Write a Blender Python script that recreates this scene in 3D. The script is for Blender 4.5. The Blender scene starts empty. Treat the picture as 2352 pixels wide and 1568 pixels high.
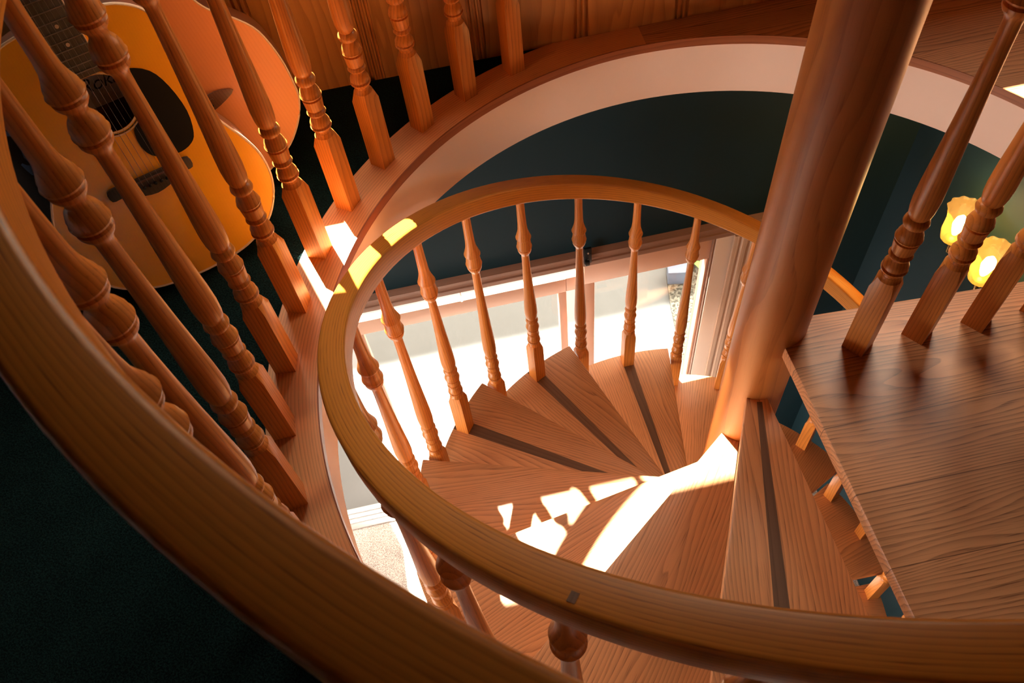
import bpy, bmesh, random
from math import *
from mathutils import Vector, Matrix
from mathutils.noise import noise as pnoise

random.seed(7)
SC = bpy.context.scene
COL = SC.collection
PI = pi

# ------------------------------------------------------------------ camera
CY, CZ, YAW, PITCH, ROLL, FPX = 1.13177, 1.4895, 0.52552, -0.9699, -0.14102, 1882.02
cy, sy, cp, sp = cos(YAW), sin(YAW), cos(PITCH), sin(PITCH)
F = Vector((-sy*cp, cy*cp, sp)); R0 = Vector((cy, sy, 0)); U0 = R0.cross(F)
RR = cos(ROLL)*R0 + sin(ROLL)*U0; UU = -sin(ROLL)*R0 + cos(ROLL)*U0
camd = bpy.data.cameras.new('camera'); cam = bpy.data.objects.new('camera', camd); COL.objects.link(cam)
camd.sensor_width = 36.0; camd.lens = FPX/2352*36.0; camd.clip_start = 0.02
M = Matrix((RR, UU, -F)).transposed().to_4x4(); M.translation = Vector((0, -CY, CZ)); cam.matrix_world = M
SC.camera = cam
camd.dof.use_dof = True; camd.dof.focus_distance = 2.1; camd.dof.aperture_fstop = 13.0

# ------------------------------------------------------------------ light and exposure
SUN_T = 1.78                                   # drop per metre of plan travel
sun = bpy.data.lights.new('sun', 'SUN'); sun.energy = 75; sun.angle = radians(0.55); sun.color = (1.0, 0.93, 0.83)
so = bpy.data.objects.new('sun', sun); COL.objects.link(so)
so.rotation_euler = Vector((0.8, -0.6, -SUN_T)).to_track_quat('-Z', 'Y').to_euler()
W = bpy.data.worlds.new('sky'); SC.world = W; W.use_nodes = True
bg = W.node_tree.nodes['Background']; bg.inputs[0].default_value = (1.0, 0.87, 0.74, 1); bg.inputs[1].default_value = 18.0
SC.view_settings.view_transform = 'Standard'; SC.view_settings.look = 'None'
SC.view_settings.exposure = 0.06; SC.view_settings.gamma = 1.0; SC.view_settings.use_curve_mapping = False

# ------------------------------------------------------------------ constants of the place
TW = Vector((0.820, 0.572, 0)).normalized()    # along the outside wall
NW = Vector((-0.572, 0.820, 0)).normalized()   # out through the outside wall
OFF = 1.087                                    # inner face of the outside wall
Z2 = -3.02                                     # lower floor
RISE = 0.21564; DTH = 0.47564; PSI0 = -0.96268 + 2*PI
R_WELL = 1.0; R_TRIM = 1.113; R_G = 1.0725; R_S = 0.8929; RT = 0.9327; RP = 0.0741
RAIL_R = 0.9006; GRAIL_R = 1.0838; ZG = 1.0905
CEIL = 2.45
def P(a, o, z=0): return TW*a + NW*o + Vector((0, 0, z))
def railz(a): return -0.01439 + 0.46798*(a-PI)

# ------------------------------------------------------------------ materials
def newmat(name):
    m = bpy.data.materials.new(name); m.use_nodes = True
    nt = m.node_tree; b = nt.nodes['Principled BSDF']
    return m, nt, b
def N_(nt, t, **k):
    n = nt.nodes.new(t)
    for a, v in k.items(): setattr(n, a, v)
    return n
def math_(nt, op, a, b=None, c=None):
    n = N_(nt, 'ShaderNodeMath', operation=op)
    for i, v in enumerate((a, b, c)):
        if v is None: continue
        if isinstance(v, (int, float)): n.inputs[i].default_value = v
        else: nt.links.new(v, n.inputs[i])
    return n.outputs[0]
def noise_(nt, vec, scale, detail=2.0, rough=0.5, dist=0.0):
    n = N_(nt, 'ShaderNodeTexNoise'); n.inputs['Scale'].default_value = scale; n.inputs['Detail'].default_value = detail
    n.inputs['Roughness'].default_value = rough; n.inputs['Distortion'].default_value = dist
    if vec is not None: nt.links.new(vec, n.inputs['Vector'])
    return n.outputs['Fac']
def mapv(nt, vec, s, loc=(0, 0, 0)):
    n = N_(nt, 'ShaderNodeMapping'); n.inputs['Scale'].default_value = s; n.inputs['Location'].default_value = loc
    nt.links.new(vec, n.inputs['Vector']); return n.outputs[0]
def mixc(nt, fac, a, b, mode='MIX'):
    n = N_(nt, 'ShaderNodeMix', data_type='RGBA', blend_type=mode)
    for i, v in ((0, fac), (6, a), (7, b)):
        if isinstance(v, (int, float)): n.inputs[i].default_value = v
        elif isinstance(v, tuple): n.inputs[i].default_value = (*v, 1) if len(v) == 3 else v
        else: nt.links.new(v, n.inputs[i])
    return n.outputs[2]
def ramp(nt, fac, lo, hi):
    n = N_(nt, 'ShaderNodeMapRange'); nt.links.new(fac, n.inputs[0]); n.inputs[1].default_value = lo; n.inputs[2].default_value = hi
    n.interpolation_type = 'SMOOTHSTEP'; return n.outputs[0]
def bump(nt, b, h, strength, dist=0.002):
    n = N_(nt, 'ShaderNodeBump'); n.inputs['Strength'].default_value = strength; n.inputs['Distance'].default_value = dist
    nt.links.new(h, n.inputs['Height']); nt.links.new(n.outputs[0], b.inputs['Normal'])

def wood(name, light, dark, rough=0.38, lines=130.0, cathedral=10.0, pore=0.45, coat=0.15, knots=False, amp=1.0):
    m, nt, b = newmat(name)
    at = N_(nt, 'ShaderNodeAttribute', attribute_name='g'); v = at.outputs['Vector']
    low = noise_(nt, mapv(nt, v, (1.1, 7.0, 7.0)), 1.0, 2.0, 0.45)
    low2 = noise_(nt, mapv(nt, v, (3.0, 30.0, 30.0)), 1.0, 2.0, 0.5)
    sx = N_(nt, 'ShaderNodeSeparateXYZ'); nt.links.new(v, sx.inputs[0])
    yz = math_(nt, 'ADD', sx.outputs[1], math_(nt, 'MULTIPLY', sx.outputs[2], 0.6))
    f = math_(nt, 'ADD', math_(nt, 'MULTIPLY', yz, lines), math_(nt, 'MULTIPLY', low, cathedral))
    f = math_(nt, 'ADD', f, math_(nt, 'MULTIPLY', low2, 0.8))
    fr = math_(nt, 'FRACT', f)
    band = math_(nt, 'POWER', fr, 2.2)
    edge = ramp(nt, fr, 1.0, 0.93); band = math_(nt, 'MULTIPLY', band, edge)
    pores = noise_(nt, mapv(nt, v, (14.0, 420.0, 420.0)), 1.0, 1.0, 0.6)
    pr = ramp(nt, pores, 0.54, 0.72)
    pr2 = math_(nt, 'MULTIPLY', pr, math_(nt, 'ADD', math_(nt, 'MULTIPLY', band, 0.8), 0.25))
    fac = math_(nt, 'MULTIPLY', math_(nt, 'ADD', math_(nt, 'MULTIPLY', band, 0.55), math_(nt, 'MULTIPLY', pr2, pore)), amp)
    big = noise_(nt, mapv(nt, v, (0.8, 4.0, 4.0), (3, 5, 1)), 1.0, 2.0)
    oi = N_(nt, 'ShaderNodeObjectInfo')
    c = mixc(nt, fac, light, dark)
    tint = math_(nt, 'ADD', math_(nt, 'MULTIPLY', big, 0.5), math_(nt, 'MULTIPLY', oi.outputs['Random'], 0.22))
    tint = math_(nt, 'ADD', tint, 0.63)
    hv = N_(nt, 'ShaderNodeHueSaturation'); nt.links.new(c, hv.inputs['Color']); nt.links.new(tint, hv.inputs['Value'])
    c = hv.outputs[0]
    if knots:
        vo = N_(nt, 'ShaderNodeTexVoronoi'); vo.inputs['Scale'].default_value = 1.0
        nt.links.new(mapv(nt, v, (3.3, 4.2, 0.0)), vo.inputs['Vector'])
        kn = ramp(nt, vo.outputs['Distance'], 0.09, 0.04)
        c = mixc(nt, kn, c, tuple(q*0.18 for q in dark))
    nt.links.new(c, b.inputs['Base Color'])
    b.inputs['Roughness'].default_value = rough
    b.inputs['Coat Weight'].default_value = coat; b.inputs['Coat Roughness'].default_value = 0.28
    bump(nt, b, pr2, -0.12, 0.0006)
    return m
OAK = wood('oak_stained', (0.74, 0.265, 0.048), (0.34, 0.085, 0.012), coat=0.06)
OAKR = wood('oak_handrail', (0.64, 0.245, 0.030), (0.28, 0.080, 0.008), rough=0.42, lines=190, cathedral=3.0, pore=0.7, coat=0.10)
TREAD = wood('oak_tread', (0.70, 0.335, 0.145), (0.30, 0.120, 0.048), rough=0.42, lines=95, cathedral=14, pore=0.6, coat=0.06, amp=1.05)
POLE = wood('pole_pine', (0.50, 0.165, 0.034), (0.30, 0.080, 0.013), rough=0.45, lines=28, cathedral=6, pore=0.5, coat=0.08)
TRIMW = wood('oak_trim_board', (0.84, 0.40, 0.165), (0.44, 0.165, 0.060), rough=0.42, lines=150, cathedral=8, coat=0.06)
NOSE = wood('oak_edge_red', (0.36, 0.105, 0.035), (0.20, 0.050, 0.016), rough=0.4, lines=80, cathedral=3)
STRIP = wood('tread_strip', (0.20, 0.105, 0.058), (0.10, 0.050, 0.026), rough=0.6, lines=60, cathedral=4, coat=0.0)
PINE = wood('knotty_pine', (0.64, 0.300, 0.085), (0.34, 0.125, 0.028), rough=0.45, lines=24, cathedral=7, pore=0.25, knots=True, coat=0.1)
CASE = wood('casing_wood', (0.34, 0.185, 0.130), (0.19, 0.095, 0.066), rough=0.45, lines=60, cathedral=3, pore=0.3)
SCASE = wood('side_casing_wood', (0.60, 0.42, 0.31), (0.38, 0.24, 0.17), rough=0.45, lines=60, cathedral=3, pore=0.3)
SPRUCE = wood('guitar_spruce', (0.98, 0.49, 0.024), (0.92, 0.40, 0.015), rough=0.25, lines=160, cathedral=1.0, pore=0.15, coat=0.6, amp=0.5)
SPRUCE2 = wood('guitar_cedar', (0.88, 0.37, 0.150), (0.72, 0.27, 0.090), rough=0.3, lines=120, cathedral=2.0, pore=0.15, coat=0.4, amp=0.5)
MAHOG = wood('guitar_side', (0.16, 0.075, 0.050), (0.07, 0.028, 0.018), rough=0.3, coat=0.5)
FRETB = wood('fretboard_rosewood', (0.115, 0.105, 0.085), (0.055, 0.048, 0.040), rough=0.55, coat=0.0)
ROSEW = wood('guitar_ebony', (0.060, 0.050, 0.045), (0.022, 0.018, 0.017), rough=0.5, coat=0.1)

def plain(name, col, rough=0.5, metal=0.0, noise=None, coat=0.0, var=0.1, bmp=0.0):
    m, nt, b = newmat(name)
    b.inputs['Roughness'].default_value = rough; b.inputs['Metallic'].default_value = metal; b.inputs['Coat Weight'].default_value = coat
    tc = N_(nt, 'ShaderNodeTexCoord')
    n = noise_(nt, tc.outputs['Object'], noise or 6.0, 4.0, 0.6)
    c = mixc(nt, n, tuple(q*(1-var) for q in col), tuple(min(1, q*(1+var)) for q in col))
    nt.links.new(c, b.inputs['Base Color'])
    if bmp: bump(nt, b, n, bmp, 0.003)
    return m
PAINT = plain('fascia_paint', (0.86, 0.64, 0.54), 0.6, var=0.02)
WHITE = plain('white_paint', (0.80, 0.72, 0.66), 0.6, var=0.02)
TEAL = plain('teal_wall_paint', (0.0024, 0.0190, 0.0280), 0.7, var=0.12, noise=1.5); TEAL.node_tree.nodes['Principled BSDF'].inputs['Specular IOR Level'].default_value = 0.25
DWALL = plain('dark_room_wall', (0.05, 0.032, 0.022), 0.8)
DCEIL = plain('upper_ceiling_stain', (0.12, 0.07, 0.04), 0.7)
FRAMEW = plain('door_frame_tan', (0.66, 0.40, 0.29), 0.45, var=0.04)
JAMBW = plain('jamb_white', (0.72, 0.60, 0.52), 0.45, var=0.04)
ALU = plain('aluminium', (0.75, 0.75, 0.76), 0.3, metal=0.9)
BLACK = plain('black_plastic', (0.012, 0.014, 0.016), 0.4)
BLACK.node_tree.nodes['Principled BSDF'].inputs['Specular IOR Level'].default_value = 0.2
BLACKC = plain('black_cloth', (0.008, 0.009, 0.010), 0.85)
BLUE = plain('blue_plastic', (0.06, 0.16, 0.40), 0.5)
IVORY = plain('ivory_binding', (0.80, 0.66, 0.50), 0.35)
PAPER = plain('paper_label', (0.80, 0.76, 0.80), 0.7, noise=30)
INK = plain('ink', (0.02, 0.02, 0.03), 0.6)
STEEL = plain('string_steel', (0.45, 0.40, 0.34), 0.35, metal=1.0)
BRASS = plain('antique_brass', (0.35, 0.22, 0.08), 0.35, metal=1.0)
CONC = plain('patio_concrete', (0.105, 0.108, 0.108), 0.85, noise=3.0, var=0.10)
STUCCO = plain('outside_stucco', (0.30, 0.26, 0.22), 0.9)
FENCE = plain('fence_boards', (0.30, 0.24, 0.19), 0.85)
GBOX = plain('grey_box_metal', (0.10, 0.125, 0.18), 0.4)
LEAF = plain('leaf_green', (0.16, 0.30, 0.07), 0.6)
def speck(name, a, b2, scale, bs, rough=0.95, d=0.004):
    m, nt, b = newmat(name)
    tc = N_(nt, 'ShaderNodeTexCoord')
    n = noise_(nt, tc.outputs['Object'], scale, 3.0, 0.7); n2 = noise_(nt, tc.outputs['Object'], scale*0.07, 2.0)
    f = math_(nt, 'ADD', ramp(nt, n, 0.35, 0.68), math_(nt, 'MULTIPLY', math_(nt, 'SUBTRACT', n2, 0.5), 0.5))
    nt.links.new(mixc(nt, f, a, b2), b.inputs['Base Color']); b.inputs['Roughness'].default_value = rough
    b.inputs['Specular IOR Level'].default_value = 0.1
    bump(nt, b, n, bs, d); return m
CARPET = speck('carpet_teal', (0.001, 0.005, 0.005), (0.009, 0.028, 0.026), 260, 1.0)
BEIGE = speck('carpet_beige', (0.20, 0.165, 0.15), (0.62, 0.53, 0.48), 190, 1.0)
GRAVEL = speck('gravel', (0.03, 0.028, 0.022), (0.15, 0.135, 0.11), 45, 1.0, d=0.02)
def glassmat():
    m = bpy.data.materials.new('clear_pane'); m.use_nodes = True; nt = m.node_tree; nt.nodes.clear()
    o = N_(nt, 'ShaderNodeOutputMaterial'); mx = N_(nt, 'ShaderNodeMixShader'); t = N_(nt, 'ShaderNodeBsdfTransparent'); g = N_(nt, 'ShaderNodeBsdfGlossy')
    t.inputs[0].default_value = (0.86, 0.88, 0.87, 1); g.inputs['Roughness'].default_value = 0.02; mx.inputs[0].default_value = 0.06
    nt.links.new(t.outputs[0], mx.inputs[1]); nt.links.new(g.outputs[0], mx.inputs[2]); nt.links.new(mx.outputs[0], o.inputs[0]); return m
PANE = glassmat()
def amberglass():
    m = bpy.data.materials.new('amber_glass'); m.use_nodes = True; nt = m.node_tree; nt.nodes.clear()
    o = N_(nt, 'ShaderNodeOutputMaterial'); mx = N_(nt, 'ShaderNodeMixShader'); t = N_(nt, 'ShaderNodeBsdfTransparent'); g = N_(nt, 'ShaderNodeBsdfPrincipled')
    a = N_(nt, 'ShaderNodeMixShader'); tr = N_(nt, 'ShaderNodeBsdfTranslucent'); tr.inputs[0].default_value = (1.0, 0.62, 0.16, 1)
    t.inputs[0].default_value = (1.0, 0.74, 0.30, 1); g.inputs['Base Color'].default_value = (1, .7, .3, 1); g.inputs['Roughness'].default_value = 0.1
    mx.inputs[0].default_value = 0.15; a.inputs[0].default_value = 0.3
    nt.links.new(tr.outputs[0], a.inputs[1]); nt.links.new(g.outputs[0], a.inputs[2])
    nt.links.new(t.outputs[0], mx.inputs[1]); nt.links.new(a.outputs[0], mx.inputs[2]); nt.links.new(mx.outputs[0], o.inputs[0]); return m
AMBER = amberglass()
def emis(name, col, s):
    m, nt, b = newmat(name); b.inputs['Emission Color'].default_value = (*col, 1); b.inputs['Emission Strength'].default_value = s; return m
BULB = emis('lit_bulb', (1.0, 0.62, 0.25), 60.0)

# ------------------------------------------------------------------ mesh helper
class MB:
    def __init__(s): s.v = []; s.f = []; s.g = []; s.o = Vector((random.uniform(0, 40), random.uniform(0, 40), random.uniform(0, 40)))
    def add(s, pts, faces, gs=None, ax=None):
        n = len(s.v)
        for i, p_ in enumerate(pts):
            p_ = Vector(p_); s.v.append(p_)
            if gs is not None: g = Vector(gs[i])
            elif ax is not None: g = Vector((p_.dot(ax[0]), p_.dot(ax[1]), p_.dot(ax[2])))
            else: g = Vector((p_.z, p_.x, p_.y))
            s.g.append(g+s.o)
        s.f += [tuple(n+i for i in f) for f in faces]
    def box(s, c, dims, axes=None, ax=None):
        X, Y, Z = axes or (Vector((1, 0, 0)), Vector((0, 1, 0)), Vector((0, 0, 1)))
        c = Vector(c); pts = []; loc = []
        for i in (-.5, .5):
            for j in (-.5, .5):
                for k in (-.5, .5):
                    pts.append(c+X*(i*dims[0])+Y*(j*dims[1])+Z*(k*dims[2])); loc.append((i*dims[0], j*dims[1], k*dims[2]))
        gi = ax if isinstance(ax, int) else max(range(3), key=lambda q: dims[q])
        o = [gi]+[q for q in range(3) if q != gi]; c0 = (c.dot(X), c.dot(Y), c.dot(Z))
        gs = [tuple(l[q]+c0[q] for q in o) for l in loc]
        s.add(pts, [(0, 1, 3, 2), (4, 6, 7, 5), (0, 4, 5, 1), (2, 3, 7, 6), (0, 2, 6, 4), (1, 5, 7, 3)], gs)
    def lathe(s, prof, n=24, c=(0, 0, 0), frame=None, cap=True, wob=None):
        X, Y, Z = frame or (Vector((1, 0, 0)), Vector((0, 1, 0)), Vector((0, 0, 1))); c = Vector(c)
        pts = []; gs = []
        for j, (z, r) in enumerate(prof):
            for i in range(n):
                a = 2*PI*i/n; r2 = r*(1+(wob(a, j) if wob else 0))
                pts.append(c+X*(r2*cos(a))+Y*(r2*sin(a))+Z*z); gs.append((z, r2*cos(a), r2*sin(a)))
        fc = [(j*n+i, j*n+(i+1) % n, (j+1)*n+(i+1) % n, (j+1)*n+i) for j in range(len(prof)-1) for i in range(n)]
        if cap: fc += [tuple(range(n))[::-1], tuple((len(prof)-1)*n+i for i in range(n))]
        s.add(pts, fc, gs)
    def prism(s, poly, z0, z1, ax=None, frame=None):
        n = len(poly)
        if frame:
            O, X, Y, Z = frame; m = lambda x, y, z: O+X*x+Y*y+Z*z
        else: m = lambda x, y, z: Vector((x, y, z))
        pts = [m(x, y, z0) for x, y in poly]+[m(x, y, z1) for x, y in poly]
        gs = None
        if ax is not None and not isinstance(ax, tuple): ax = None
        if frame: gs = [(y, x, z0) for x, y in poly]+[(y, x, z1) for x, y in poly]
        s.add(pts, [tuple(range(n))[::-1], tuple(range(n, 2*n))]+[(i, (i+1) % n, n+(i+1) % n, n+i) for i in range(n)], gs, ax)
    def tube(s, path, r, n=8, closed=False):
        pts = []; gs = []; L = 0; up = Vector((0.123, 0.456, 0.88)).normalized()
        m = len(path); path = [Vector(q) for q in path]
        for i, q in enumerate(path):
            if i: L += (q-path[i-1]).length
            a = path[(i-1) % m] if (closed or i) else q; b = path[(i+1) % m] if (closed or i < m-1) else q
            t = (b-a).normalized(); x = t.cross(up).normalized(); y = t.cross(x)
            for k in range(n):
                w = 2*PI*k/n; pts.append(q+x*(r*cos(w))+y*(r*sin(w))); gs.append((L, r*cos(w), r*sin(w)))
        mm = m if closed else m-1
        fc = [(i*n+k, i*n+(k+1) % n, ((i+1) % m)*n+(k+1) % n, ((i+1) % m)*n+k) for i in range(mm) for k in range(n)]
        if not closed: fc += [tuple(range(n))[::-1], tuple((m-1)*n+k for k in range(n))]
        s.add(pts, fc, gs)
    def sweep(s, frames, sec, closed_ends=True):
        """frames: (origin, X radial, Z up, arclength)"""
        pts = []; gs = []; n = len(sec)
        for O, X, Z, L in frames:
            for (x, z) in sec: pts.append(O+X*x+Z*z); gs.append((L, x, z))
        m = len(frames)
        fc = [(i*n+k, i*n+(k+1) % n, (i+1)*n+(k+1) % n, (i+1)*n+k) for i in range(m-1) for k in range(n)]
        if closed_ends: fc += [tuple(range(n))[::-1], tuple((m-1)*n+k for k in range(n))]
        s.add(pts, fc, gs)
    def build(s, name, mat, parent=None, bevel=0.0, sharp=35, smooth=True, kind=None, label=None):
        me = bpy.data.meshes.new(name); me.from_pydata([tuple(v) for v in s.v], [], s.f); me.update()
        at = me.attributes.new('g', 'FLOAT_VECTOR', 'POINT')
        at.data.foreach_set('vector', [c for g in s.g for c in g])
        bm = bmesh.new(); bm.from_mesh(me)
        bmesh.ops.recalc_face_normals(bm, faces=bm.faces)
        if bevel:
            ed = [e for e in bm.edges if len(e.link_faces) == 2 and e.calc_face_angle(0) > radians(50)]
            bmesh.ops.bevel(bm, geom=ed, offset=bevel, segments=2, affect='EDGES', profile=0.5, clamp_overlap=True)
        for f in bm.faces: f.smooth = smooth
        for e in bm.edges:
            if len(e.link_faces) == 2 and e.calc_face_angle(0) > radians(sharp): e.smooth = False
        bm.to_mesh(me); bm.free()
        me.materials.append(mat)
        ob = bpy.data.objects.new(name, me); COL.objects.link(ob)
        if parent: ob.parent = parent
        if kind: ob['kind'] = kind
        if label: ob['label'] = label
        return ob
def thing(name, label, cat, loc=(0, 0, 0), rz=0, group=None):
    o = bpy.data.objects.new(name, None); COL.objects.link(o); o.location = loc; o.rotation_euler = (0, 0, rz)
    o.empty_display_size = 0.05; o['label'] = label; o['category'] = cat
    if group: o['group'] = group
    return o
def tag(o, label, cat, group=None):
    o['label'] = label; o['category'] = cat
    if group: o['group'] = group
    return o
ZV = Vector((0, 0, 1))
def rwall(th): return OFF/max(1e-6, cos(th-atan2(NW.y, NW.x)))

# ------------------------------------------------------------------ room shell
A0, A1, O0 = -3.4, 1.11, -2.6                  # extents of both rooms in (along, out) wall coordinates
A1U = 2.6                                      # upper room reaches further right
def rect_r(th, a0, a1, o0, o1):
    d = Vector((cos(th), sin(th), 0)); da, do = d.dot(TW), d.dot(NW); r = 9e9
    if da > 1e-9: r = min(r, a1/da)
    if da < -1e-9: r = min(r, a0/da)
    if do > 1e-9: r = min(r, o1/do)
    if do < -1e-9: r = min(r, o0/do)
    return r
def corner_angles(a0, a1, o0, o1):
    return [atan2((TW*a+NW*o).y, (TW*a+NW*o).x) % (2*PI) for a in (a0, a1) for o in (o0, o1)]
def ringplate(name, mat, rin, th0, th1, z, thick, rect, ax=None, kind='structure', rout=None):
    angs = [th0+(th1-th0)*i/120 for i in range(121)]
    for c in corner_angles(*rect):
        for k in (-2*PI, 0, 2*PI):
            if th0 < c+k < th1: angs.append(c+k)
    angs.sort(); mb = MB(); pts = []; n = len(angs)
    for t in angs:
        ro = max(rin+0.001, min(rout or 9e9, rect_r(t, *rect)))
        for r, zz in ((rin, z), (ro, z), (ro, z-thick), (rin, z-thick)): pts.append((r*cos(t), r*sin(t), zz))
    fc = []
    for i in range(n-1):
        for k in range(4): fc.append((4*i+k, 4*i+(k+1) % 4, 4*i+4+(k+1) % 4, 4*i+4+k))
    fc += [(0, 1, 2, 3), (4*n-4, 4*n-1, 4*n-2, 4*n-3)]
    gs = None
    if ax == 'ring': gs = [(r_a*1.05, r_r, 0) for (r_a, r_r) in [(angs[i//4], hypot(pts[i][0], pts[i][1])) for i in range(len(pts))]]
    mb.add(pts, fc, gs, None if ax in (None, 'ring') else ax)
    return mb.build(name, mat, kind=kind)
TH_L = radians(31.3); TH_F = PSI0              # landing edges: rear and front (303 deg)
TH_W = radians(124)                            # carpet meets the hardwood strip here
RECU = (A0, A1U, O0, OFF)
ringplate('floor', CARPET, R_TRIM-0.005, TH_W, TH_F, -0.008, 0.02, RECU)
d31 = Vector((cos(TH_L+0.05), sin(TH_L+0.05), 0)); p31 = Vector((-d31.y, d31.x, 0))
def boards(mb, poly_fn): pass
BO = wood('oak_floor_boards', (0.64, 0.295, 0.135), (0.24, 0.092, 0.038), rough=0.42, lines=95, cathedral=17, pore=0.6, coat=0.06, amp=1.35)
# board joints for the floor boards: shift the grain per board
def add_boards(m, w):
    nt = m.node_tree; at = [n for n in nt.nodes if n.bl_idname == 'ShaderNodeAttribute'][0]
    s = N_(nt, 'ShaderNodeSeparateXYZ'); nt.links.new(at.outputs['Vector'], s.inputs[0])
    idx = math_(nt, 'FLOOR', math_(nt, 'DIVIDE', s.outputs[1], w))
    cmb = N_(nt, 'ShaderNodeCombineXYZ')
    nt.links.new(math_(nt, 'ADD', s.outputs[0], math_(nt, 'MULTIPLY', idx, 3.37)), cmb.inputs[0])
    nt.links.new(math_(nt, 'ADD', s.outputs[1], math_(nt, 'MULTIPLY', idx, 5.1)), cmb.inputs[1])
    nt.links.new(math_(nt, 'ADD', s.outputs[2], math_(nt, 'MULTIPLY', idx, 2.3)), cmb.inputs[2])
    for l in list(nt.links):
        if l.from_node == at and l.to_node != s: 
            t = l.to_socket; nt.links.remove(l); nt.links.new(cmb.outputs[0], t)
    b = nt.nodes['Principled BSDF']; src = b.inputs['Base Color'].links[0].from_socket
    fr = math_(nt, 'FRACT', math_(nt, 'DIVIDE', s.outputs[1], w))
    seam = ramp(nt, math_(nt, 'ABSOLUTE', math_(nt, 'SUBTRACT', fr, 0.5)), 0.491, 0.4985)
    nt.links.new(mixc(nt, seam, src, (0.14, 0.05, 0.02)), b.inputs['Base Color'])
add_boards(BO, 0.145)
hw = ringplate('floor', BO, R_WELL, TH_L, TH_W, 0.0, 0.03, RECU, ax=(d31, p31, ZV))
hw2 = ringplate('floor', BO, R_WELL, TH_F-2*PI, TH_L, 0.0, 0.03, RECU, ax=(d31, p31, ZV))
# curved trim board round the well
def arcframes(r, t0, t1, n, z=lambda t: 0.0):
    out = []
    for i in range(n+1):
        t = t0+(t1-t0)*i/n; out.append((Vector((r*cos(t), r*sin(t), z(t))), Vector((cos(t), sin(t), 0)), ZV, r*(t-t0)))
    return out
mb = MB(); pts = []; fr = []
n = 110
for i in range(n+1):
    t = TH_W+(TH_F-TH_W)*i/n; ro = min(R_TRIM, rwall(t) if abs(t-atan2(NW.y, NW.x)) < 1.2 else 9)
    d = Vector((cos(t), sin(t), 0)); sec = [(1.001, -0.001), (1.001, 0.0), (ro, 0.0), (ro, -0.012)]
    for r, z in sec: pts.append(d*r+ZV*z); fr.append((t*1.05, r, z))
mb.add(pts, [(4*i+k, 4*i+(k+1) % 4, 4*i+4+(k+1) % 4, 4*i+4+k) for i in range(n) for k in range(4)]+[(0, 1, 2, 3), (4*n, 4*n+3, 4*n+2, 4*n+1)], fr)
mb.build('trim_1', TRIMW, kind='structure')
def rring(name, mat, r0, r1, z0, z1, t0, t1, bev=0):
    mb = MB(); mb.sweep(arcframes(1.0, t0, t1, 120), [(r0-1, z0), (r1-1, z0), (r1-1, z1), (r0-1, z1)]); return mb.build(name, mat, kind='structure', bevel=bev)
rring('trim_2', NOSE, 0.998, 1.03, -0.028, -0.0006, TH_L, TH_F)
rring('trim_3', PAINT, 1.008, 1.03, -0.2025, -0.0285, TH_L, TH_F)
ringplate('ceiling', WHITE, 1.03, 0, 2*PI, -0.17, 0.03, (A0, A1U, O0, OFF))
# lower floor, ceilings
def slab(name, mat, a0, a1, o0, o1, z0, z1, **k):
    mb = MB(); mb.box(P((a0+a1)/2, (o0+o1)/2, (z0+z1)/2), (a1-a0, o1-o0, z1-z0), (TW, NW, ZV)); return mb.build(name, mat, kind='structure', **k)
slab('floor', BEIGE, A0, A1, O0, OFF, Z2-0.05, Z2)
slab('ceiling', DCEIL, A0-.2, A1U+.2, O0-.2, OFF+.3, CEIL, CEIL+0.1)
# other walls
slab('wall_left', DWALL, A0-0.1, A0, O0, OFF+.1, 0, CEIL)
slab('wall_right', DWALL, A1U, A1U+0.1, O0, OFF+.1, -0.2, CEIL)
slab('wall_back', DWALL, A0, A1U, O0-0.1, O0, 0, CEIL)
slab('wall_left_lower', WHITE, A0-0.1, A0, O0, OFF+.1, -0.7, -0.2)  # gap between these pieces is an added, unseen opening for daylight fill
slab('wall_left_lower', WHITE, A0-0.1, A0, O0, -1.5, Z2, -0.7)
slab('wall_left_lower', WHITE, A0-0.1, A0, 0.1, OFF+.1, Z2, -0.7)
slab('wall_right_lower', TEAL, A1, A1+0.1, O0, OFF+.1, Z2, -0.2)
slab('wall_back_lower', TEAL, A0, A1, O0-0.1, O0, Z2, -0.2)
# lower outside wall with the door opening
DL, DR, DH = -2.1, 0.47, -1.045
WT = 0.12
slab('wall_door', TEAL, A0, DL, OFF, OFF+WT, Z2, -0.2)
slab('wall_door', TEAL, DR+0.09, A1+.1, OFF, OFF+WT, Z2, -0.2)
slab('wall_door', TEAL, DL, DR+0.09, OFF, OFF+WT, DH, -0.2)
slab('wall_outer', STUCCO, A0, A1U+.1, OFF+0.02, OFF+WT, -0.2, 0)
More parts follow.
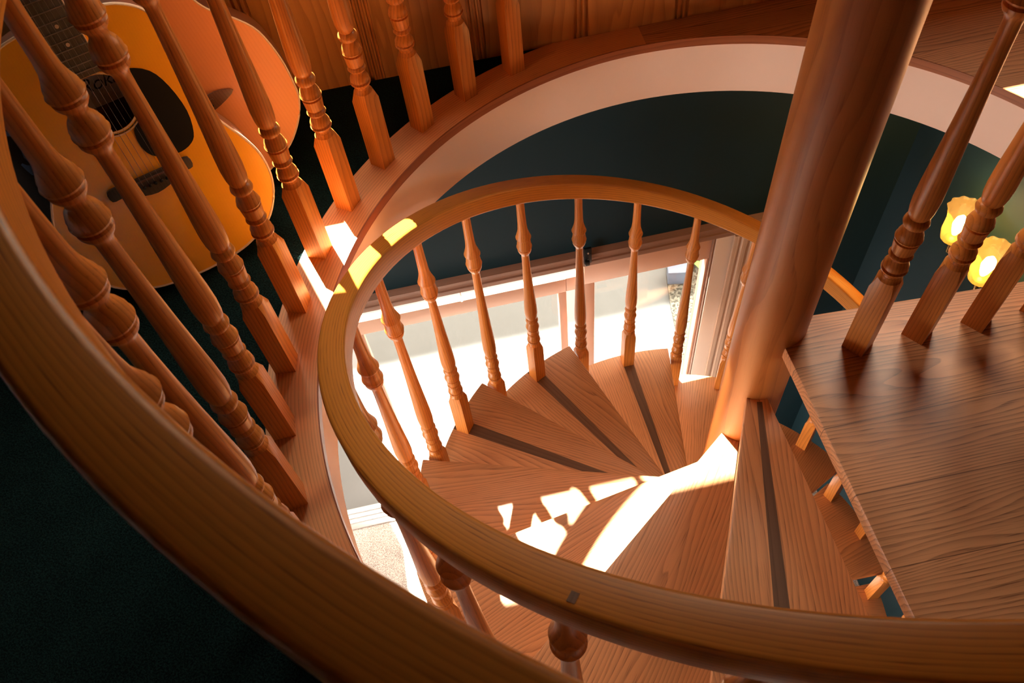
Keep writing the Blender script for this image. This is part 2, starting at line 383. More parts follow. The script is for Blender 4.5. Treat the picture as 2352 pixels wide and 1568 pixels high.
# upper outside wall: knotty pine boards with beaded joints
SILL, HEAD = 1.02, 2.185
WINS = [(-1.262, -0.43), (0.45, 1.35)]
def panel(a0, a1, z0, z1, name='wall_panelled'):
    prof = []
    js = [x for x in [-3.15+0.3*i for i in range(20)] if a0 < x-0.03 and x+0.03 < a1]
    prof.append((a0, 0))
    for j in js:
        for q in (-0.020, -0.004, 0.012):
            prof += [(j+q-0.0055, 0), (j+q-0.003, 0.010), (j+q+0.003, 0.010), (j+q+0.0055, 0)]
    prof.append((a1, 0))
    mb = MB(); pts = []; gs = []
    for a, d in prof:
        bi = floor((a+3.15+0.001)/0.3)
        for z in (z0, z1): pts.append(P(a, OFF+d, z)); gs.append((z+bi*3.3, a+bi*1.7, 0))
    m = len(prof)
    pts += [P(a0, OFF+WT, z0), P(a0, OFF+WT, z1), P(a1, OFF+WT, z0), P(a1, OFF+WT, z1)]; gs += [(z0, a0, .1), (z1, a0, .1), (z0, a1, .1), (z1, a1, .1)]
    b = 2*m
    fc = [(2*i, 2*i+2, 2*i+3, 2*i+1) for i in range(m-1)]+[(b, b+1, b+3, b+2), (0, 1, b+1, b), (2*m-2, b+2, b+3, 2*m-1)]
    fc += [tuple([2*i for i in range(m)]+[b+2, b]), tuple([2*i+1 for i in range(m)]+[b+3, b+1])]
    mb.add(pts, fc, gs); return mb.build(name, PINE, kind='structure', sharp=20)
panel(A0, A1U, -0.02, SILL); panel(A0, A1U, HEAD, CEIL)
panel(A0, WINS[0][0], SILL, HEAD); panel(WINS[0][1], WINS[1][0], SILL, HEAD); panel(WINS[1][1], A1U, SILL, HEAD)
for k, (a, b) in enumerate(WINS):
    w = bpy.data.objects.new('window_%d' % (k+1), None); COL.objects.link(w); w.location = P((a+b)/2, OFF, SILL); w['kind'] = 'structure'
    inv = -P((a+b)/2, OFF, SILL)
    mb = MB(); f = 0.012; o = OFF+0.06; h = HEAD-SILL
    for c, d in (((a+f/2, o, SILL+h/2), (f, .05, h)), ((b-f/2, o, SILL+h/2), (f, .05, h)), (((a+b)/2, o, SILL+f/2), (b-a, .05, f)), (((a+b)/2, o, HEAD-f/2), (b-a, .05, f))):
        mb.box(P(*c)+inv, d, (TW, NW, ZV))
    mb.build('window_frame', CASE, w)
    mb = MB(); mb.box(P((a+b)/2, o, SILL+h/2)+inv, (b-a-2*f, .004, h-2*f), (TW, NW, ZV)); mb.build('window_pane', PANE, w)

# ------------------------------------------------------------------ patio door
door = bpy.data.objects.new('door_1', None); COL.objects.link(door); door['kind'] = 'structure'
def dbox(name, mat, a0, a1, o0, o1, z0, z1, par=door, bev=0.003):
    mb = MB(); mb.box(P((a0+a1)/2, (o0+o1)/2, (z0+z1)/2), (a1-a0, o1-o0, z1-z0), (TW, NW, ZV)); return mb.build(name, mat, par, bevel=bev)
# head casing, stepped
mb = MB(); L0, L1 = DL-0.1, DR+0.1
prof = [(0.0, DH+.002), (-0.010, DH+.010), (-0.022, DH+.021), (-0.022, DH+0.043), (-0.016, DH+0.047), (-0.016, DH+0.064), (-0.024, DH+0.071), (-0.024, DH+0.086), (-0.010, DH+0.094), (0.0, DH+0.098)]
pts = [P(a, OFF+o, z) for a in (L0, L1) for o, z in prof]; n = len(prof)
mb.add(pts, [(i, i+1, n+i+1, n+i) for i in range(n-1)]+[tuple(range(n)), tuple(range(n, 2*n))[::-1]], [(a, o*3, z) for a in (L0, L1) for o, z in prof])
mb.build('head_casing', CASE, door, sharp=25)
mb = MB()
prof = [(DR-0.004, 0), (DR-0.004, -0.014), (DR+0.014, -0.016), (DR+0.018, -0.010), (DR+0.026, -0.010), (DR+0.030, -0.020), (DR+0.048, -0.022), (DR+0.052, -0.014), (DR+0.062, -0.014), (DR+0.066, -0.024), (DR+0.084, -0.022), (DR+0.094, -0.008), (DR+0.098, 0)]
n = len(prof); mb.add([P(a, OFF+o, z) for z in (Z2, DH) for a, o in prof], [(i, i+1, n+i+1, n+i) for i in range(n-1)]+[tuple(range(n)), tuple(range(n, 2*n))[::-1]], [(z, a, o) for z in (Z2, DH) for a, o in prof])
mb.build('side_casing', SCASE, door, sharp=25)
dbox('jamb', JAMBW, 0.395, DR+0.09, OFF+0.002, OFF+0.055, Z2, DH)
dbox('jamb_seam', CASE, 0.386, 0.3945, OFF+0.004, OFF+0.10, Z2, DH)
dbox('head_jamb', CASE, DL, DR, OFF+0.09, OFF+WT, DH-0.01, DH)
dbox('threshold_track', ALU, DL, DR, OFF-0.01, OFF+WT, Z2-0.005, Z2+0.012)
for o in (0.025, 0.055, 0.085): dbox('track_rib', ALU, DL, DR, OFF+o, OFF+o+0.006, Z2+0.012, Z2+0.022, bev=0)
# fixed right leaf (inner) and left leaf (outer)
def leaf(a0, a1, o, z0, z1, st, tr, label, br=0.06, st2=None):
    st2 = st2 or st
    l = bpy.data.objects.new('door_leaf', None); COL.objects.link(l); l.parent = door; l['label'] = label
    for nm, q in (('top_rail', (a0, a1, z1-tr, z1)), ('bottom_rail', (a0, a1, z0, z0+br)), ('stile', (a0, a0+st, z0+br, z1-tr)), ('stile', (a1-st2, a1, z0+br, z1-tr))):
        dbox(nm, FRAMEW, q[0], q[1], o-0.018, o+0.018, q[2], q[3], l)
    dbox('glass_pane', PANE, a0+st, a1-st2, o-0.003, o+0.003, z0+br, z1-tr, l, 0)
    return l
leaf(-0.148, 0.386, OFF+0.035, Z2+0.02, DH-0.010, 0.044, 0.136, 'right glazed leaf with tan top rail', st2=0.012)
leaf(-1.10, -0.215, OFF+0.080, Z2+0.02, -1.185, 0.012, 0.088, 'left glazed leaf hung slightly lower', st2=0.034)
dbox('top_rail', FRAMEW, -0.215, -0.140, OFF+0.064, OFF+0.098, -1.273, -1.185)
dbox('latch', ALU, -0.660, -0.650, OFF+0.055, OFF+0.065, -1.185, DH-0.02)
# small black bracket on the head casing
br = MB(); br.box(P(-0.145, OFF-0.030, DH+0.095), (0.030, 0.012, 0.085), (TW, NW, ZV)); br.box(P(-0.150, OFF-0.042, DH+0.065), (0.020, 0.014, 0.025), (TW, NW, ZV))
bro = thing('door_bracket', 'small black metal bracket screwed to the patio door head casing', 'bracket', P(-0.145, OFF-0.03, DH+0.095))
for v in br.v: v -= P(-0.145, OFF-0.03, DH+0.095)
br.build('bracket_plate', BLACK, bro, bevel=0.003)
for q in (-0.02, 0.02):
    mb = MB(); mb.lathe([(0, .004), (.003, .0035)], 10, -NW*0.006+ZV*q, (TW, ZV, -NW)); mb.build('screw', ALU, bro)

# ------------------------------------------------------------------ outside
slab('patio', CONC, -9, 6, -9.0, 7.0, Z2-0.25, Z2-0.055)
slab('wall_shade_stub', STUCCO, -4.5, -1.73, OFF+WT, 2.27, Z2-0.1, -0.45)  # added stub wall, shaped to cast shade beside the door
# gravel bed with curved edge
edge = [(-0.30, 1.40), (-0.36, 1.60), (-0.42, 1.75), (-0.55, 1.98), (-0.66, 2.20), (-0.77, 2.45), (-0.84, 2.70), (-0.84, 3.3)]
gp_ = [Vector((x, y, 0)) for x, y in edge]
poly = [(v.x, v.y) for v in gp_]+[((TW*4+NW*3.2).x, (TW*4+NW*3.2).y), ((TW*4+NW*1.25).x, (TW*4+NW*1.25).y)]
mb = MB(); mb.prism(poly, Z2-0.05, Z2-0.028); gv = mb.build('gravel_bed', GRAVEL); gv['kind'] = 'stuff'; tag(gv, 'pale loose gravel bed beside the sunlit patio slab', 'gravel')
bx = Vector((-0.70, 2.44, Z2-0.028))
o = thing('utility_box', 'grey metal box with sloped lid on the gravel outside', 'box', bx, 0.4)
mb = MB(); mb.prism([(-.06, -.05), (.06, -.05), (.06, .05), (-.06, .05)], 0, 0.12); mb.build('box_body', GBOX, o, bevel=0.004)
mb = MB(); mb.box((0, 0, .128), (.135, .115, .016)); mb.build('box_lid', GBOX, o, bevel=0.004)
o = thing('garden_plant', 'low leafy green plant behind the grey box outside', 'plant', (-0.70, 2.68, Z2-0.028))
mb = MB()
for i in range(46):
    a = random.uniform(0, 2*PI); l = random.uniform(.07, .17); w = .024; d = Vector((cos(a), sin(a), 0)); s_ = Vector((-d.y, d.x, 0)); h = random.uniform(.03, .12)
    b0 = d*random.uniform(0, .06); mb.add([b0+ZV*.005, b0+d*l*.5+s_*w+ZV*h, b0+d*l+ZV*h*.7, b0+d*l*.5-s_*w+ZV*h], [(0, 1, 2, 3)])
mb.build('leaves', LEAF, o)
nb = thing('shade_building', 'tall plain building added out of view to shade the patio', 'building', P(-1, 7.0, Z2-0.055))  # unseen block added to shadow the patio and cut low sky light
mb = MB(); mb.box(ZV*4.42+NW*1.0, (26, 2.0, 8.84), (TW, NW, ZV)); mb.build('wall', STUCCO, nb)
mb = MB(); mb.box(ZV*8.87+NW*1.0, (26.1, 2.1, 0.06), (TW, NW, ZV)); mb.build('parapet_cap', CASE, nb)
for k in range(6):
    for zz in (2.2, 5.6):
        c = TW*(-9+3.4*k)+ZV*zz-NW*0.02; mb = MB(); mb.box(c, (1.2, .06, 1.4), (TW, NW, ZV)); w = mb.build('window', JAMBW, nb)
        mb = MB(); mb.box(c-NW*0.035, (1.05, .01, 1.25), (TW, NW, ZV)); mb.build('pane', BLACK, w)

# ------------------------------------------------------------------ the stair: pole, treads, landing
o = MB(); L = 44
o.lathe([(Z2, RP), (Z2+0.6, RP), (-1.6, RP), (-0.8, RP), (0, RP), (1.0, RP), (2.0, RP), (CEIL, RP)], 48)
pole = o.build('centre_pole', POLE); tag(pole, 'thick round wooden pole at the centre of the spiral stair', 'pole')
def nosepoly(psi_f, psi_b, d_f, rt, r_in=0.05):
    """plan polygon: front (nosing) at psi_f, back at psi_b > psi_f"""
    uf = Vector((cos(psi_f), sin(psi_f))); vf = Vector((sin(psi_f), -cos(psi_f)))
    ub = Vector((cos(psi_b), sin(psi_b)))
    pts = [uf*r_in+vf*d_f]
    pts.append(uf*rt)
    m = 14
    for i in range(1, m): t = psi_f+(psi_b-psi_f)*i/m; pts.append(Vector((rt*cos(t), rt*sin(t))))
    pts.append(ub*rt); pts.append(ub*r_in)
    return [(q.x, q.y) for q in pts]
ordn = ['', 'first', 'second', 'third', 'fourth', 'fifth', 'sixth', 'seventh', 'eighth', 'ninth', 'tenth', 'eleventh', 'twelfth', 'thirteenth']
extra = {1: 'just below the landing edge', 2: 'with its tip in the sun patch by the pole', 3: 'crossed by the widest white sun band', 4: 'with small broken sun patches',
         5: 'unlit, left of the central pole', 6: 'in shade at the far side of the turn', 7: 'before the patio door glass', 8: 'with a small lit end beside the jamb'}
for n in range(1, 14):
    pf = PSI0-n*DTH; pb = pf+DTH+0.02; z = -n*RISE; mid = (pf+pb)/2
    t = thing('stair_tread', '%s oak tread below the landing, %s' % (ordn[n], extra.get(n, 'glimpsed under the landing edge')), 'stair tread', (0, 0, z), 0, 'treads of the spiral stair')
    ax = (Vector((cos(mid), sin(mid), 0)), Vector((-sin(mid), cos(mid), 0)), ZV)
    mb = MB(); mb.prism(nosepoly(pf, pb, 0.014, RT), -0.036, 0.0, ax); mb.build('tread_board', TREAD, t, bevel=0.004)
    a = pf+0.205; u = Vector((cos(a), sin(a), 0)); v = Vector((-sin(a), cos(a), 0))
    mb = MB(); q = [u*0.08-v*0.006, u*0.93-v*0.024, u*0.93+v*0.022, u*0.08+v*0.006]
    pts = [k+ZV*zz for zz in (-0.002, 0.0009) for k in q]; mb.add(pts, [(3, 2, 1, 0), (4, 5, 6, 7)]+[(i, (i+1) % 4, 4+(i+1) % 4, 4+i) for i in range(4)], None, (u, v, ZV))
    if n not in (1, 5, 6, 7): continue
    mb.build('dark_strip', STRIP, t, label='darker flush strip across the tread')  # darker tapered strip, on some treads only
# landing
ld = thing('landing', 'wedge shaped oak landing board at the top of the spiral stair', 'landing', (0, 0, 0))
mb = MB(); mb.prism(nosepoly(PSI0-2*PI, TH_L, 0.002, 1.0, 0.05), -0.04, 0.0, (d31, p31, ZV)); mb.build('landing_board', BO, ld, bevel=0.006)

# ------------------------------------------------------------------ balusters
LOW = [(.200, .0225, 'S'), (.238, .0182), (.246, .0168), (.250, .0196), (.255, .0240), (.2585, .0246), (.2605, .0205), (.2635, .0202), (.265, .0232), (.270, .0230), (.277, .0198), (.284, .0150), (.288, .0140), (.291, .0142), (.2925, .0200), (.297, .0222), (.302, .0200), (.3035, .0172),
       (.3055, .0172), (.308, .0200), (.322, .0214), (.334, .0226), (.3355, .0185), (.339, .0182), (.3405, .0240), (.3435, .0246), (.346, .0228), (.352, .0226), (.360, .0196), (.367, .0152), (.372, .0140), (.3745, .0142), (.376, .0206), (.3825, .0228), (.389, .0214), (.3935, .0176), (.395, .0160)]
BODY = [(0.0, .0172), (.008, .0196), (.04, .0216), (.10, .0230), (.20, .0222), (.35, .0197), (.55, .0166), (.75, .0142), (.90, .0128), (1.0, .0126)]
def topp(nk):
    if nk > .018:   # stair pattern: two ridges with a short barrel between
        return [(-.309, .0138), (-.304, .0158), (-.298, .0192), (-.289, .0222), (-.282, .0228), (-.279, .0200), (-.2765, .0198), (-.275, .0244), (-.271, .0252), (-.2675, .0232), (-.255, .0224), (-.242, .0208), (-.2345, .0196), (-.2325, .0194),
            (-.231, .0240), (-.227, .0250), (-.2235, .0232), (-.215, .0214), (-.204, .0182), (-.192, .0158), (-.170, .0142), (-.12, .0130), (-.067, .0126)]
    return [(-.309, .0138), (-.304, .0162), (-.299, .0204), (-.294, .0228), (-.289, .0232), (-.2865, .0192), (-.2835, .0184), (-.282, .0248), (-.2785, .0258), (-.2755, .0240), (-.268, .0238), (-.258, .0202), (-.250, nk+.0006), (-.246, nk), (-.241, nk+.0008), (-.236, max(.0188, nk+.002)), (-.230, .0224), (-.226, .0230), (-.2235, .0192),
        (-.2205, .0184), (-.219, .0248), (-.2155, .0258), (-.2125, .0240), (-.205, .0230), (-.195, .0190), (-.183, .0154), (-.165, .0138), (-.12, .0130), (-.067, .0128)]
def baluster(H, name, label, loc, rz, group, bl=0.0, nk=.0140):
    """H: height from foot to the top surface of the handrail"""
    t = thing(name, label, 'baluster', loc, rz, group)
    S = 0.023
    mb = MB(); n = 24; pts = []; gs = []; bb = 0.205+bl
    def sq(a, s):
        c, d = cos(a), sin(a); k = s/max(abs(c), abs(d)); return k*c, k*d
    rings = [(0, S, 1), (0.1+bl/2, S, 1), (bb, S, 1), (bb+0.026, 0.0229, 0), (bb+0.030, 0.0198, 0), (bb+0.036, 0.0182, 0)]
    for z, s_, q in rings:
        for i in range(n):
            a = 2*PI*(i+.5)/n - PI/4 + PI/n*0
            a = 2*PI*i/n+PI/4
            x1, y1 = sq(a, S if q == 1 else s_); x0, y0 = s_*cos(a), s_*sin(a)
            pts.append((x0+(x1-x0)*q, y0+(y1-y0)*q, z)); gs.append((z, pts[-1][0], pts[-1][1]))
    fc = [(j*n+i, j*n+(i+1) % n, (j+1)*n+(i+1) % n, (j+1)*n+i) for j in range(len(rings)-1) for i in range(n)]+[tuple(range(n))[::-1], tuple((len(rings)-1)*n+i for i in range(n))]
    mb.add(pts, fc, gs); mb.build('square_base', OAK, t, sharp=28)
    prof = [(z+bl, r) for z, r in LOW[1:] if True]
    z0 = .395+bl; z1 = H-.315
    prof += [(z0+0.004+(z1-z0-0.004)*u, r) for u, r in BODY]
    prof += [(H+z, r) for z, r in topp(nk)]; prof.sort(key=lambda q: q[0])
    mb = MB(); mb.lathe(prof, 28); mb.build('turned_spindle', OAK, t, sharp=42)
    return t
places = ['at the right end by the panelled wall', 'second from the panelled wall end', 'third from the panelled wall end', 'fourth from the panelled wall end', 'fifth from the panelled wall end',
          'sixth, with bright rims beside the salmon guitar', 'seventh from the panelled wall end', 'eighth from the panelled wall end', 'ninth from the panelled wall end', 'tenth, half hidden by the near handrail',
          'eleventh, mostly behind the near handrail']
PHI0, DPHI = 2.55548, 0.15292
for i in range(0, 18):
    th = PHI0+i*DPHI-0.0215
    if i < 11: lab = 'turned oak baluster of the curved upper guard, '+places[i]
    else: lab = 'turned oak baluster of the curved upper guard under the near handrail, number %s' % (['twelve', 'thirteen', 'fourteen', 'fifteen', 'sixteen', 'seventeen', 'eighteen'][i-11])
    baluster(ZG, 'baluster', lab, (R_G*cos(th), R_G*sin(th), 0), th, 'upper guard balusters')
for n in range(0, 13):
    # one standing mid tread, one at the nosing standing on the tread below
    if n >= 1:
        a = PSI0-n*DTH+0.2052; z = -n*RISE
        baluster(railz(a)-z, 'baluster', 'turned oak stair baluster standing mid way on the %s tread from the top' % ordn[n], (R_S*cos(a), R_S*sin(a), z), a, 'stair balusters', nk=.0186)
    a = PSI0-n*DTH-0.034; z = -(n+1)*RISE
    where = 'the landing' if n == 0 else 'the %s tread' % ordn[n]
    baluster(railz(a)-z, 'baluster', 'turned oak stair baluster standing against the nosing of %s' % where, (R_S*cos(a), R_S*sin(a), z), a, 'stair balusters', nk=.0186)
lb = [Vector((.178, -.001, 0)), Vector((.281, .069, 0))]
dl = Vector((.1085, .0725, 0))
for i, w in enumerate(['nearest the centre pole', 'second from the centre pole, before the amber lamps', 'third from the centre pole', 'fourth from the centre pole', 'fifth from the pole', 'sixth from the pole']):
    q = lb[0]+dl*i
    baluster(ZG, 'baluster', 'turned oak baluster on the landing, '+w, (q.x, q.y, 0), radians(-20), 'landing balusters')

# ------------------------------------------------------------------ handrails
def rsec(w, h, r=0.007, k=3):
    out = []
    for cx, cz, a0 in ((w/2-r, -r, 0), (-w/2+r, -r, PI/2), (-w/2+r, -h+r, PI), (w/2-r, -h+r, 1.5*PI)):
        for i in range(k+1): a = a0+PI/2*i/k; out.append((cx+r*cos(a), cz+r*sin(a)))
    return out
fr = []; a0, a1 = PSI0-13*DTH-0.05, PSI0+0.35; m = 190
for i in range(m+1):
    a = a0+(a1-a0)*i/m; fr.append((Vector((RAIL_R*cos(a), RAIL_R*sin(a), railz(a)+0.002)), Vector((cos(a), sin(a), 0)), ZV, (a-a0)*RAIL_R))
sh = thing('stair_handrail', 'curved oak handrail spiralling down with the stair', 'handrail', (0, 0, 0))
mb = MB(); mb.sweep(fr, rsec(0.0505, 0.070)); mb.build('rail', OAKR, sh, sharp=40)
for a in (4.60,):
    mb = MB(); c = Vector(((RAIL_R+0.012)*cos(a), (RAIL_R+0.012)*sin(a), railz(a)+0.0022)); mb.box(c, (0.012, 0.010, 0.002), (Vector((cos(a), sin(a), 0)), Vector((-sin(a), cos(a), .4)).normalized(), ZV)); mb.build('wood_plug', STRIP, sh, label='small dark square plug')
gh = thing('guard_handrail', 'wide level oak handrail curving round the top of the stairwell', 'handrail', (0, 0, 0))
mb = MB(); mb.sweep(arcframes(GRAIL_R, radians(136), TH_F+0.05, 120, lambda t: ZG+0.003), rsec(0.055, 0.082, 0.008)); mb.build('rail', OAKR, gh, sharp=40)
lh = thing('landing_handrail', 'straight level oak handrail over the landing balusters', 'handrail', (0, 0, 0))
mb = MB(); e = dl.normalized(); q = lb[0]; s0 = q-e*0.11; s1 = q+e*0.80; X = Vector((e.y, -e.x, 0))
mb.sweep([(s0+ZV*ZG, X, ZV, 0), (s1+ZV*ZG, X, ZV, 0.9)], rsec(0.055, 0.082, 0.008)); mb.build('rail', OAKR, lh, sharp=40)

# ------------------------------------------------------------------ guitars
def polyhalf(prof, s=1): return [(b, a) for a, b in prof]+[(-b, a) for a, b in prof[::-1][1:-1]]
def dense(poly, k=4):
    """closed Catmull-Rom smoothing of an outline"""
    n = len(poly); out = []
    for i in range(n):
        p0, p1, p2, p3 = [Vector(poly[(i+j) % n]) for j in (-1, 0, 1, 2)]
        for q in range(k):
            t = q/k; out.append(0.5*((2*p1)+(-p0+p2)*t+(2*p0-5*p1+4*p2-p3)*t*t+(-p0+3*p1-3*p2+p3)*t**3))
    return [(v.x, v.y) for v in out]
def guitar(label, O, U, V, Nn, prof, s, top, hole, bridge_v, depth=0.115, pick=None, lab=False, neck_end=1.0, bw=0.077):
    """U right, V up the neck, Nn out of the front face"""
    t = thing('acoustic_guitar', label, 'guitar', O, 0)
    poly = [(x*s, y*s) for x, y in dense(polyhalf(prof))]; n = len(poly)
    hc = Vector((0, hole*s)); hr = 0.0495*s
    # order outline by angle around the hole
    def pt(x, y, z): return U*x+V*y+Nn*z
    def fr2(x, y): return (y, x, 0)
    mb = MB(); pts = []; gs = []
    for x, y in poly: pts.append(pt(x, y, 0)); gs.append(fr2(x, y))
    inner = []
    angs = [atan2(y-hc.y, x-hc.x) for x, y in poly]
    for a in angs: x, y = hc.x+hr*cos(a), hc.y+hr*sin(a); pts.append(pt(x, y, 0)); gs.append(fr2(x, y))
    fc = [(i, (i+1) % n, n+(i+1) % n, n+i) for i in range(n)]
    mb.add(pts, fc, gs); 
    mb.build('soundboard', top, t)
    mb = MB(); pts = [pt(x, y, -0.001) for x, y in poly]+[pt(x*.985, (y-.25)*.99+.25, -depth*s) for x, y in poly]
    mb.add(pts, [(i, (i+1) % n, n+(i+1) % n, n+i) for i in range(n)]+[tuple(range(n, 2*n))], [(i*.01, 0, 0) for i in range(n)]+[(i*.01, .1, 0) for i in range(n)]); mb.build('body', MAHOG, t)
    mb = MB(); mb.tube([pt(x, y, -0.0015) for x, y in poly], 0.0026*s, 6, True); mb.build('binding', IVORY, t, label='pale edge binding')
    # rosette rings
    for rr, w, m_ in ((0.0515, .0025, IVORY), (0.0555, .0022, ROSEW), (0.0585, .0018, IVORY)):
        mb = MB(); k = 48; pts = []
        for i in range(k):
            a = 2*PI*i/k
            for r in (rr-w/2, rr+w/2): pts.append(pt(hc.x+r*s*cos(a), hc.y+r*s*sin(a), 0.0006))
        mb.add(pts, [(2*i, 2*i+1, (2*i+3) % (2*k), (2*i+2) % (2*k)) for i in range(k)]); mb.build('rosette_ring', m_, t)
    nt_ = neck_end*s; ft = (hole+0.052)*s
    mb = MB(); P4 = [(-.0285*s, ft), (.0285*s, ft), (.0225*s, nt_), (-.0225*s, nt_)]
    mb.prism(P4, 0.0005, 0.007*s, frame=(Vector((0, 0, 0)), U, V, Nn)); fb = mb.build('fretboard', FRETB, t)
    nb = prof[-1][0]*s
    mb = MB(); k = 8; pts = []
    for y, w, dp in ((nb-0.02, .028*s, .03*s), (nb+0.06, .026*s, .022*s), (nt_, .0225*s, .018*s)):
        for i in range(k+1): a = PI*i/k; pts.append(pt(w*cos(a), y, -dp*sin(a)))
    mb.add(pts, [(j*(k+1)+i, j*(k+1)+i+1, (j+1)*(k+1)+i+1, (j+1)*(k+1)+i) for j in range(2) for i in range(k)]+[tuple(range(k+1)), tuple(2*(k+1)+i for i in range(k+1))]); mb.build('neck', MAHOG, t)
    mb = MB(); mb.prism([(-.026*s, nt_), (.026*s, nt_), (.037*s, nt_+.03*s), (.034*s, nt_+.18*s), (-.034*s, nt_+.18*s), (-.037*s, nt_+.03*s)], -0.012*s, 0.002*s, frame=(Vector((0, 0, 0)), U, V, Nn)); hd = mb.build('headstock', ROSEW, t, bevel=0.002)
    for sx in (-1, 1):
        for q in range(3):
            mb = MB(); mb.lathe([(0, .004*s), (.018*s, .004*s), (.019*s, .008*s), (.026*s, .008*s)], 10, pt(sx*.034*s, nt_+(.05+.045*q)*s, -.006*s), (V, Nn, U*sx)); mb.build('tuning_peg', ALU, hd)
    sc = (nt_-bridge_v*s)
    for q in range(1, 21):
        y = nt_-sc*(1-2**(-q/12))
        if y < ft+0.004: break
        w = (.0225+(.0285-.0225)*(nt_-y)/(nt_-ft))*s
        mb = MB(); mb.box(pt(0, y, .0075*s), (2*w, .0018*s, .0018*s), (U, V, Nn)); mb.build('fret', STEEL, fb)
        if q in (3, 5, 7, 9, 15, 17):
            y2 = nt_-sc*(1-2**(-(q-.5)/12)); mb = MB(); mb.lathe([(0, .0032*s), (.0006, .0032*s)], 14, pt(0, y2, .007*s), (U, V, Nn)); mb.build('inlay_dot', IVORY, fb)
    for sx in (-1, 1):
        mb = MB(); mb.prism([(sx*.0285*s, ft), (sx*.030*s, ft), (sx*.024*s, nt_), (sx*.0225*s, nt_)], 0.0005, .0072*s, frame=(Vector((0, 0, 0)), U, V, Nn)); mb.build('edge_binding', IVORY, fb)
    # bridge
    bv = bridge_v
    if bw > .08: bp = dense([(-bw, bv-.010), (-.05, bv+.008), (0, bv+.008), (.05, bv+.008), (bw, bv-.010), (.045, bv-.026), (0, bv-.03), (-.045, bv-.026)], 3)
    else: bp = dense([(-bw, bv-.018), (-bw, bv+.002), (-.055, bv+.004), (-.03, bv+.003), (0, bv+.003), (.03, bv+.003), (.055, bv+.004), (bw, bv+.002), (bw, bv-.018), (.055, bv-.019), (.035, bv-.028), (0, bv-.036), (-.035, bv-.028), (-.055, bv-.019)], 3)
    mb = MB(); mb.prism([(x*s, y*s) for x, y in bp], 0.0003, 0.008*s, frame=(Vector((0, 0, 0)), U, V, Nn)); bg_ = mb.build('bridge', MAHOG if bw > .08 else ROSEW, t, bevel=0.001)
    mb = MB(); mb.box(pt(0, bv*s-.004*s, .0095*s), (.075*s, .003*s, .004*s), (U, V, Nn)); mb.build('saddle', MAHOG, bg_)
    for q in range(6):
        x = (-.027+.0108*q)*s; mb = MB(); mb.lathe([(0, .003*s), (.003*s, .0032*s), (.0045*s, .002*s)], 10, pt(x, (bv-.017)*s, .008*s), (U, V, Nn)); mb.build('bridge_pin', BLACK, bg_)
        xn = x*.7; mb = MB(); mb.tube([pt(x, (bv-.016)*s, .009*s), pt(x, (bv-.003)*s, .0125*s), pt(xn, nt_, .0105*s)], (.0005-.00005*q)*s, 5); mb.build('string', STEEL, t)
    if pick:
        mb = MB(); mb.prism([(x*s, y*s) for x, y in dense(pick, 3)], 0.0003, .0022, frame=(Vector((0, 0, 0)), U, V, Nn)); mb.build('pickguard', BLACK, t, label='black teardrop pickguard')
    if lab:
        lz = -depth*s+0.004
        mb = MB(); mb.prism([(-.045*s, (hole-.025)*s), (.045*s, (hole-.025)*s), (.045*s, (hole+.04)*s), (-.045*s, (hole+.04)*s)], lz-.001, lz, frame=(Vector((0, 0, 0)), U, V, Nn)); lo = mb.build('maker_label', PAPER, t, label='pale paper label inside the sound hole')
        cu = bpy.data.curves.new('label_text', 'FONT'); cu.body = 'Roka'; cu.size = 0.034*s; cu.shear = 0.35; cu.align_x = 'CENTER'; cu.extrude = 0.0003
        tmp = bpy.data.objects.new('tmp', cu); COL.objects.link(tmp); bpy.context.view_layer.update()
        me = bpy.data.meshes.new_from_object(tmp.evaluated_get(bpy.context.evaluated_depsgraph_get())); bpy.data.objects.remove(tmp)
        to = bpy.data.objects.new('label_writing', me); COL.objects.link(to); to.parent = lo; me.materials.clear(); me.materials.append(INK)
        mt = Matrix((U, V, Nn)).transposed().to_4x4(); mt.translation = pt(.004*s, (hole+.003)*s, lz+.0008); me.transform(mt)
    return t
g1p = [(0, 0), (.004, .06), (.015, .105), (.04, .152), (.08, .183), (.125, .198), (.17, .197), (.21, .184), (.25, .163), (.29, .145), (.33, .137), (.37, .139), (.41, .145), (.445, .145), (.475, .132), (.495, .105), (.505, .07), (.51, 0)]
U1 = Vector((0.59820, 0.80099, 0.02401)); V1 = Vector((-0.24560, 0.15473, 0.95694)); N1 = Vector((0.76278, -0.57834, 0.28928))
pk = [(.020, .304), (.035, .315), (.048, .335), (.054, .363), (.052, .390), (.063, .401), (.093, .384), (.109, .349), (.116, .299), (.108, .259), (.095, .243), (.072, .236), (.047, .240), (.024, .251), (.015, .275)]
guitar('orange-yellow acoustic guitar with black pickguard, standing in front', Vector((-1.2951, -0.3170, 0.003)), U1, V1, N1, g1p, 1.217, SPRUCE, 0.363, 0.222, depth=0.088, pick=pk, lab=True, neck_end=0.865)
def gframe(az, L, r):
    h = Vector((cos(az), sin(az), 0)); up = ZV*cos(L)+h*sin(L); u = h.cross(ZV); nn = u.cross(up)
    return u*cos(r)+up*sin(r), -u*sin(r)+up*cos(r), nn
U2, V2, N2 = gframe(2.3, 0.3, 0.25)
g2p = [(0, 0), (.013, .061), (.040, .127), (.083, .179), (.125, .209), (.164, .220), (.233, .227), (.309, .218), (.359, .188), (.403, .149), (.442, .132), (.475, .131), (.51, .140), (.56, .158), (.61, .160), (.655, .135), (.683, .085), (.69, 0)]
guitar('salmon-topped acoustic guitar leaning behind the orange guitar', Vector((-1.33, -0.03, 0.02)), U2, V2, N2, g2p, 1.0, SPRUCE2, 0.47, 0.236, depth=0.10, neck_end=1.10, bw=0.09)
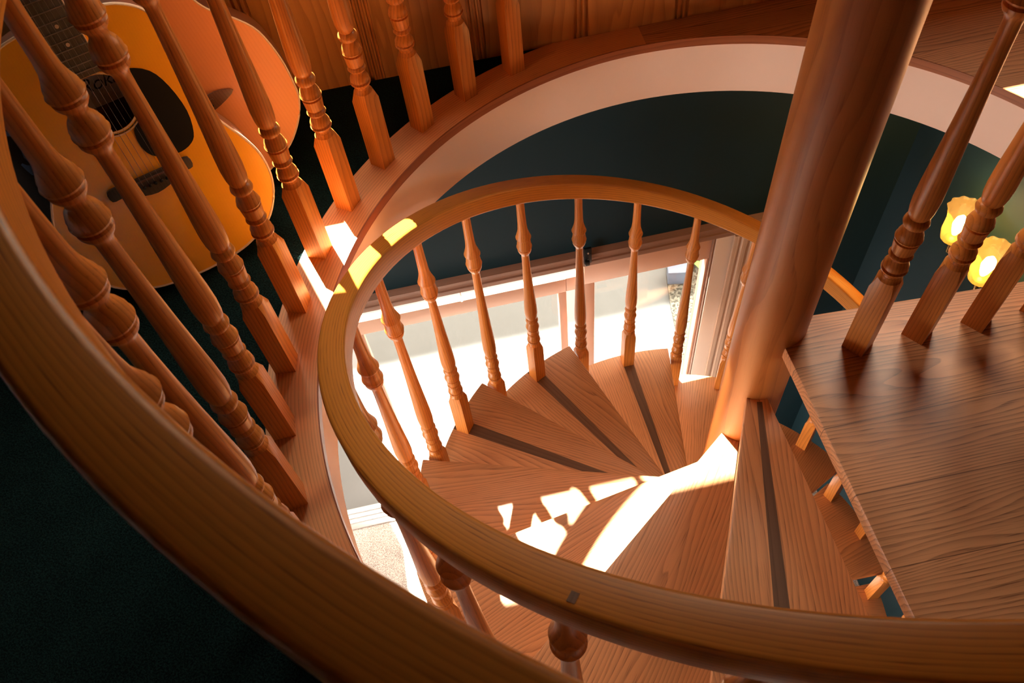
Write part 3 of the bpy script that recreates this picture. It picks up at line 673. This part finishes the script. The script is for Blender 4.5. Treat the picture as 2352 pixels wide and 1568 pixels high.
# black soft bag with a round blue patch, left of the guitars
o = thing('black_bag', 'black soft bag with a round blue patch, left of the orange guitar', 'bag', (-1.93, -0.42, -0.008), 0.3)
mb = MB(); mb.lathe([(0, .20), (.02, .22), (.10, .23), (.22, .21), (.30, .14), (.33, .05)], 28, wob=lambda a, j: .06*sin(3*a+j)); mb.build('bag_body', BLACKC, o)
mb = MB(); mb.lathe([(0, .07), (.006, .07), (.012, .055), (.012, .045), (.008, .04), (.012, .02)], 28, (0.16, 0.10, .20), (Vector((-.5, .86, 0)), Vector((-.35, -.2, .9)), Vector((.8, .3, .5)).normalized())); mb.build('round_patch', BLUE, o)

# ------------------------------------------------------------------ wall sconce with two lit glass shades
sb = P(1.11, 0.52, -0.765)
sc_ = thing('wall_sconce', 'brass wall sconce with two lit ruffled amber glass shades', 'wall lamp', sb)
mb = MB(); mb.lathe([(0, .06), (.008, .058), (.014, .04), (.022, .02)], 28, (0, 0, 0), (NW, ZV, -TW)); mb.build('back_plate', BRASS, sc_)
for k, (of, zz) in enumerate(((0.09, 0.05), (-0.09, 0.05))):
    c = -TW*0.11+NW*of+ZV*zz
    mb = MB(); mb.tube([-TW*0.02, -TW*0.06+NW*of*.5-ZV*.03, -TW*0.10+NW*of-ZV*.01, c], 0.006, 8); mb.build('arm', BRASS, sc_)
    mb = MB(); mb.lathe([(-.012, .012), (0, .026), (.012, .024), (.018, .015)], 20, c); mb.build('lamp_holder', BRASS, sc_)
    mb = MB(); mb.lathe([(.004, .020), (.012, .038), (.04, .044), (.09, .045), (.125, .050), (.145, .060)], 48, c, cap=False, wob=lambda a, j: (.055 if j == 5 else .03 if j == 4 else .012)*sin(11*a)); mb.build('glass_shade', AMBER, sc_)
    mb = MB(); mb.lathe([(.03, .008), (.045, .014), (.075, .021), (.10, .017), (.115, .006)], 16, c); mb.build('bulb', BULB, sc_)
    l = bpy.data.lights.new('sconce_light', 'POINT'); l.energy = 2.2; l.color = (1, .58, .22); l.shadow_soft_size = 0.02
    lo = bpy.data.objects.new('sconce_light', l); COL.objects.link(lo); lo.location = sb+c+ZV*.155

# sky portals in the openings help the sampler
def portal(a0, a1, z0, z1, o):
    l = bpy.data.lights.new('window_portal', 'AREA'); l.shape = 'RECTANGLE'; l.size = a1-a0; l.size_y = z1-z0; l.cycles.is_portal = True
    ob = bpy.data.objects.new('window_portal', l); COL.objects.link(ob)
    m_ = Matrix((TW, ZV, TW.cross(ZV))).transposed().to_4x4(); 
    if (-m_.col[2].to_3d()).dot(-NW) < 0: m_ = Matrix((-TW, ZV, (-TW).cross(ZV))).transposed().to_4x4()
    m_.translation = P((a0+a1)/2, o, (z0+z1)/2); ob.matrix_world = m_
for a, b in WINS: portal(a, b, SILL, HEAD, OFF+WT+0.02)
portal(DL, DR, Z2, DH, OFF+WT+0.02)
def portal2(c, X, nn, w, h):
    l = bpy.data.lights.new('window_portal', 'AREA'); l.shape = 'RECTANGLE'; l.size = w; l.size_y = h; l.cycles.is_portal = True
    ob = bpy.data.objects.new('window_portal', l); COL.objects.link(ob); Zc = -nn
    m_ = Matrix((ZV.cross(Zc), ZV, Zc)).transposed().to_4x4(); m_.translation = c; ob.matrix_world = m_
portal2(P(A0-0.12, -0.70, (Z2-0.7)/2), NW, TW, 1.6, -0.7-Z2)  # portal for the added fill opening in the lower left wall
